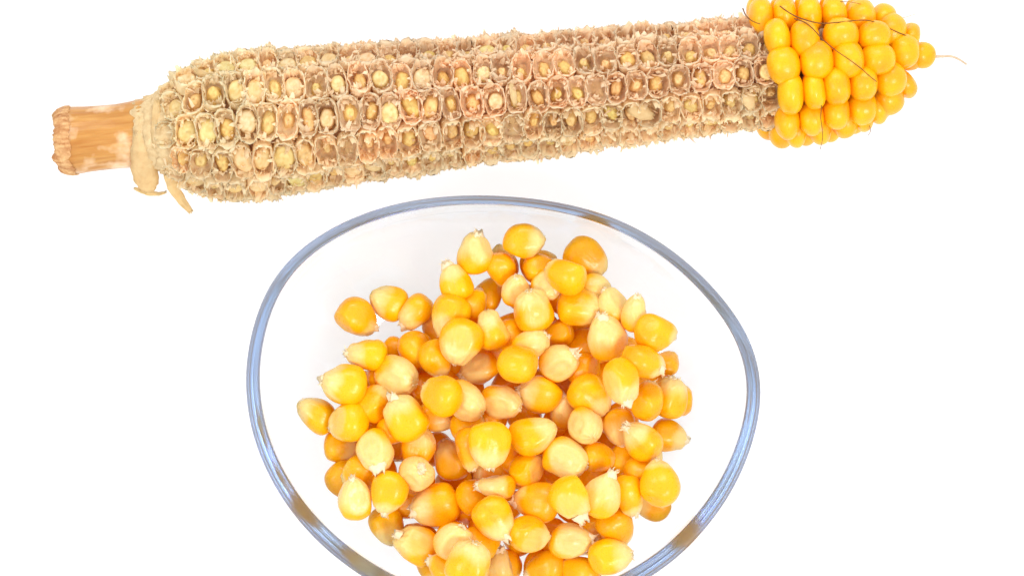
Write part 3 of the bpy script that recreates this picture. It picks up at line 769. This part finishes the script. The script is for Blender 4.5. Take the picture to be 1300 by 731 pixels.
# px, py, size, tip bearing (deg, 90 = up the picture), tip elevation, roll (0 germ side up, 90 on edge, 180 back up), kind, level, label
K = [
 (604,322,48,80,12,180,'p',2,'pale kernel with frayed tip pointing up at the top left edge of the pile'),
 (577,358,45,112,8,160,'m',1,'yellow kernel with pale pointed top, just below left of the frayed topmost left one'),
 (493,383,45,155,20,170,'m',1,'roundish kernel pale at upper left, second of three stragglers from the left at upper left'),
 (454,403,51,-32,-22,178,'y',1,'smooth deep yellow upright oval kernel, leftmost straggler at the upper left of the pile'),
 (528,396,44,-130,5,92,'m',1,'kernel lying on edge slanting up to the right between the stragglers and the main pile'),
 (571,402,52,-108,12,150,'m',3,'large kernel yellow above, pale below left, torn tip pointing down, upper left of pile'),
 (638,343,43,-70,-20,170,'y',0,'orange kernel tucked between the two topmost kernels of the pile'),
 (666,306,50,2,5,185,'m',2,'topmost kernel of the whole pile, yellow with its pale tip pointing right'),
 (744,328,53,-42,0,180,'y',2,'big yellow kernel with tip down right, highest on the right of the pile'),
 (686,340,42,10,-30,170,'y',0,'small yellow kernel partly hidden under the topmost kernel'),
 (718,350,49,160,-25,120,'y',2,'curved yellow kernel with a fold line, below left of the highest right kernel'),
 (695,362,38,-40,40,10,'p',1,'pale greyish kernel peeping out below the curved folded one'),
 (757,366,36,-20,10,160,'p',1,'small peach coloured kernel at the right edge under the highest right kernel'),
 (655,368,40,90,35,20,'p',2,'pale kernel with rounded top in the upper middle of the pile'),
 (676,394,50,100,22,15,'m',3,'upright kernel pale above and yellow at its foot in the upper middle'),
 (735,390,50,-8,8,150,'m',3,'kernel with bright yellow round left end and long pale torn tip pointing right'),
 (770,427,54,104,18,170,'p',4,'big pale kernel with broken horned top and yellow bottom, right of centre'),
 (777,388,44,120,10,60,'p',1,'cream kernel standing behind the big one with the broken horned top'),
 (806,398,44,80,20,95,'p',1,'shrivelled pale kernel with a slit on top at the upper right edge'),
 (832,424,48,-12,-15,180,'y',2,'smooth golden oval kernel sticking out furthest at the upper right'),
 (625,418,47,108,10,70,'m',3,'tall slim kernel pale above and yellow below, left of the smooth central yellow one'),
 (600,385,42,60,-30,170,'y',0,'shaded orange kernel deep behind the tall slim one in the upper left middle'),
 (466,450,48,178,5,95,'m',1,'kernel lying on edge, striped pale above and yellow below, at the left under the straggler'),
 (500,441,32,90,-60,90,'y',0,'small orange kernel glimpsed between two bigger ones at the upper left'),
 (530,442,48,20,-55,170,'y',1,'round orange kernel under the two kernels with downward tips at upper left'),
 (585,434,53,-104,10,10,'m',4,'prominent kernel with yellow cap and creamy belly, long tip pointing down, left of centre'),
 (552,456,44,-75,0,160,'y',1,'orange kernel with ragged tip hidden behind the creamy bellied one'),
 (504,478,53,-10,35,20,'p',3,'plump cream kernel with a faint tip to the right, left part of pile'),
 (481,478,36,90,-60,80,'y',0,'sliver of an orange kernel left of the plump cream one'),
 (437,488,52,168,5,175,'m',2,'pointed kernel aiming its pale tip up left at the left edge of the pile'),
 (474,510,46,60,-15,150,'y',1,'deep orange wedge shaped kernel below left of the plump cream one'),
 (402,525,49,140,8,172,'m',1,'leftmost kernel of the pile, half pale with tip at upper left'),
 (441,537,51,200,-35,20,'m',3,'round bright yellow kernel with pale lower left rim near the left edge'),
 (560,501,50,152,-35,160,'y',4,'glossy golden kernel with a small white tip at its left, middle left of pile'),
 (608,468,46,-155,10,30,'p',1,'cracked pale kernel lying behind and left of the smooth central one'),
 (590,510,50,-28,20,60,'p',2,'long pale kernel with broken brownish end, just right of the glossy golden one'),
 (516,530,54,126,12,165,'m',3,'kernel with a thick torn white tip at upper left and golden belly'),
 (543,490,42,30,-30,160,'y',0,'dim yellow kernel buried left of the glossy golden one'),
 (659,460,54,40,-62,150,'y',4,'smooth round yellow kernel showing only its crown, high in the pile centre'),
 (674,438,44,32,8,80,'p',2,'pale kernel whose torn tip rises behind the smooth central crown'),
 (711,459,49,25,35,30,'p',3,'cream kernel with frayed edges just right of the smooth central crown'),
 (742,437,44,90,-40,160,'y',2,'plain yellow kernel left of the big one with the broken horned top'),
 (705,425,44,200,-10,120,'m',0,'shaded peach kernel in the gap above the cream frayed one'),
 (652,424,40,10,-20,160,'y',0,'dull yellow kernel in the gap above the smooth central crown'),
 (742,472,46,-60,-65,150,'y',2,'glowing orange round crown beneath the big broken horned kernel'),
 (750,503,53,-42,-12,165,'m',3,'broad yellow kernel fading to peach at lower right, right of centre'),
 (789,485,54,-76,12,60,'m',4,'long kernel tapering downwards with a whitish torn right flank'),
 (817,459,50,-22,-5,120,'y',2,'lumpy golden kernel with blunt pale end towards the right edge'),
 (846,460,38,60,-50,160,'y',0,'small yellow kernel behind the lumpy golden one at the right edge'),
 (822,508,48,80,-35,110,'y',2,'smooth upright golden kernel right of the long downward tapering one'),
 (851,505,47,75,10,120,'m',1,'upright kernel with pale peak at the right edge of the pile'),
 (866,508,36,80,-20,100,'y',0,'narrow yellow sliver at the extreme right edge of the pile'),
 (684,500,53,168,10,165,'m',4,'kernel with pale left half and tip pointing left, right of pile centre'),
 (637,510,50,-12,30,25,'p',4,'bumpy cream kernel near the pile centre, tip towards the right'),
 (715,522,42,100,15,100,'p',1,'pale slim kernel glimpsed between two tip forward kernels right of centre'),
 (434,566,42,-10,0,170,'m',1,'low kernel half hidden under the round bright yellow one at the left'),
 (477,573,53,-80,40,15,'p',3,'big round creamy yellow kernel in the lower left of the pile'),
 (532,567,49,80,15,160,'m',2,'soft yellow kernel below the one with the thick torn white tip'),
 (457,600,48,200,-25,170,'y',0,'shaded orange kernel under the big round creamy one'),
 (500,546,40,0,-30,170,'y',0,'orange kernel hidden left of the golden bellied torn tip one'),
 (451,632,50,95,18,12,'p',2,'dented pale kernel at the lower left edge with a hair of silk beside it'),
 (494,625,49,-98,5,170,'y',3,'almond shaped yellow kernel with tip pointing straight down at the lower left'),
 (530,600,48,50,72,0,'p',4,'oblong cream kernel end slanting down right, lower left of centre'),
 (573,583,50,112,10,75,'m',3,'curved kernel with ragged cream top left of the large downward pointing pair'),
 (622,565,54,-88,5,172,'m',4,'large amber kernel with frayed tip pointing down in the lower centre'),
 (597,570,50,-82,0,90,'y',3,'orange kernel on edge squeezed against the large amber one'),
 (595,541,42,20,-30,160,'y',1,'small dark yellow kernel above the orange kernel on edge'),
 (553,530,42,-20,10,120,'m',0,'dim pale kernel in the dark gap below the glossy golden one'),
 (677,553,56,18,12,165,'m',4,'big yellow kernel with a sharp pale tip at upper right, below pile centre'),
 (744,541,49,-60,55,40,'p',4,'smooth cream squarish kernel with no visible tip, right of the sharp tipped one'),
 (719,582,54,-18,15,8,'p',5,'round kernel with white shining face and small tip at lower right'),
 (761,580,44,-10,-30,150,'y',2,'small orange yellow kernel right of the white faced one'),
 (786,543,46,-80,0,150,'p',1,'brownish peach kernel behind the smooth cream squarish one'),
 (815,560,49,132,10,150,'m',3,'spindle shaped kernel with tip at upper left near the right edge'),
 (850,553,44,-15,0,170,'m',1,'kernel fading to white at its right end on the right edge'),
 (792,582,42,60,-25,160,'y',0,'dark orange kernel in the gap left under the spindle shaped one'),
 (670,595,46,40,-35,30,'m',3,'round yellow kernel directly below the big sharp tipped one'),
 (702,607,44,20,-30,150,'y',1,'yellow kernel mostly covered by the white faced one'),
 (630,617,44,176,5,90,'p',3,'small pale kernel lying sideways with torn left end, lower centre'),
 (680,637,54,170,-15,175,'y',3,'wide golden kernel with a crease, lower centre right'),
 (725,634,53,-55,-15,10,'m',5,'bright yellow kernel with cream lower left and tiny tip below right'),
 (765,628,55,68,12,165,'p',3,'cream kernel with stringy fibres at its top right, lower right of pile'),
 (799,628,48,-80,-10,95,'y',2,'tall orange kernel on edge right of the stringy topped one'),
 (837,613,54,95,-22,170,'y',3,'large golden kernel with a pale patch on top, lower right edge'),
 (815,596,44,30,-30,160,'y',1,'orange kernel peeking above the large golden lower right one'),
 (830,642,42,170,0,170,'m',0,'flat yellow kernel under the large golden lower right one'),
 (491,667,48,-70,8,170,'m',2,'yellow kernel with pale lower rim under the almond shaped one'),
 (526,690,52,150,15,20,'m',3,'wrinkled kernel with fibrous cream hollow at the bottom left of the pile'),
 (552,642,58,192,8,165,'m',4,'large golden kernel with whiskery fibres at its left side, lower left of centre'),
 (577,686,50,65,35,5,'p',5,'smooth cream oval kernel with an embryo mark, bottom left of centre'),
 (596,716,54,78,15,165,'m',5,'kernel with bright peak pointing up, at the bottom edge left of centre'),
 (562,720,40,150,-10,170,'y',0,'small dark yellow kernel low behind the bright peaked bottom one'),
 (605,628,48,20,-30,170,'y',1,'shaded orange kernel in the hollow left of the wide creased one'),
 (628,658,52,-55,5,165,'m',3,'drop shaped golden kernel with tip at lower right, bottom centre'),
 (635,718,44,92,20,90,'p',3,'boxy cream kernel standing upright at the bottom edge of the picture'),
 (672,678,52,-10,-30,20,'m',4,'ball like yellow kernel with pale right cheek, bottom centre'),
 (725,686,53,2,12,5,'p',4,'yellow rimmed kernel with a round cream face, bottom right of centre'),
 (757,682,42,-10,20,150,'p',2,'pinkish papery kernel end right of the hollow faced one'),
 (783,670,49,-60,-30,170,'y',2,'plain orange kernel at the lower right below the tall one on edge'),
 (775,706,50,5,0,175,'m',3,'golden kernel fading to pale at its right, bottom right edge of pile'),
 (735,727,51,150,-25,170,'y',3,'orange kernel cut by the bottom edge of the picture, rightmost there'),
 (692,722,50,200,-20,170,'y',2,'yellow kernel at the bottom edge between the ball like and the orange cut one'),
 (612,688,46,30,-30,170,'y',1,'dark orange kernel in the deep gap at the bottom centre'),
 (655,578,40,100,-20,160,'y',0,'dull yellow kernel in the gap between the two largest lower centre kernels'),
]
def build_loose():
    rnd = random.Random(21)
    GROUP = 'loose corn kernels heaped in the glass bowl'
    placed = []
    entries = []
    # bottom layer, wholly or nearly hidden
    fill = []
    for a in range(14):
        for b in range(14):
            x, y = 400+44*a+(b % 2)*22, 300+38*b
            near = [math.hypot(x-e[0], y-e[1]) for e in K]
            if sum(1 for q in near if q < 56) >= (4 if y > 650 else 5) and math.hypot(x-480, y-417) > 50 and (((x-632)/205)**2+((y-525)/212)**2) < 1: fill.append((x, y))
    for (x, y) in fill:
        entries.append((x+rnd.uniform(-6, 6), y+rnd.uniform(-6, 6), rnd.uniform(43, 49), rnd.uniform(0, 360), rnd.uniform(-20, 20), rnd.choice((0, 180, 150)), 'y', -1, 'yellow kernel at the bottom of the pile, almost hidden under the other kernels'))
    entries += K
    entries.sort(key=lambda e: e[7])
    c0 = P(CX, CY, 0.027)
    for e in entries:
        px, py, size, a, el, roll, kind, lev, label = e
        a, el, roll = R(a+rnd.uniform(-4, 4)), R(el), R(roll+rnd.uniform(-8, 8))
        d = Vector((math.cos(el)*math.cos(a), math.cos(el)*math.sin(a), math.sin(el)))
        up = Vector((0, 0, 1)); g = up-d*up.dot(d)
        if g.length < 0.15: g = Vector((math.cos(a), math.sin(a), 0)); g = g-d*g.dot(d)
        g.normalize(); g = Matrix.Rotation(roll, 3, d) @ g
        Z = -d; Y = g; X = Y.cross(Z)
        rot = Matrix((X, Y, Z)).transposed()
        sc = size/50.0*1.09
        semi = (UW*S*sc, UT*S*sc, UL*S*sc)
        ext = [math.sqrt(sum((rot[i][j]*semi[j])**2 for j in range(3))) for i in range(3)]
        ar = (ext[0]+ext[1])/2; cz = ext[2]
        z = 0.008+max(lev, 0)*0.004
        for _ in range(3):
            p = P(px, py, z)
            fr = math.hypot(p.x-c0.x, p.y-c0.y)/(300*S)
            # resting on the glass under its own footprint
            zz = floor_z(min(0.98, fr))+cz*0.95
            for (q, qa, qc) in placed:
                dd = math.hypot(p.x-q.x, p.y-q.y)/((ar+qa)*0.80)
                if dd < 1: zz = max(zz, q.z+(cz+qc)*0.74*math.sqrt(1-dd*dd))
            z = zz
        p = P(px, py, z)
        placed.append((p, ar, cz))
        o = link('corn_kernel', rnd.choice(KM[kind]))
        o.matrix_world = Matrix.Translation(p) @ rot.to_4x4() @ Matrix.Diagonal((sc*rnd.uniform(.96, 1.05), sc*rnd.uniform(.94, 1.08), sc, 1))
        tag(o, label, 'corn kernel', GROUP)
        if lev >= 0:
            t = link('tip_cap', rnd.choice(TM), o)
            q = rnd.uniform(0.62, 1.02); t.matrix_local = Matrix.Translation((0, 0, -UL*S*rnd.uniform(0.84, 0.93))) @ Matrix.Rotation(rnd.uniform(0, 6), 4, 'Z') @ Matrix.Rotation(rnd.uniform(-.3, .3), 4, 'X') @ Matrix.Diagonal((q, q, q*rnd.uniform(.7, 1.3), 1))
    print('pile top mm', max(q[0].z for q in placed)*1000)
build_loose()
# one stray hair of silk lying beside the pile in the bowl
sk = [P(419, 606, 0.0165), P(426, 609, 0.0168), P(434, 609, 0.0165), P(441, 607, 0.016)]
o = strand(sk, 0.4*S, 0.25*S, M_SILKP, None, 'silk_strand')
tag(o, 'short pale hair of corn silk sticking out at the lower left of the kernel pile', 'silk strand')
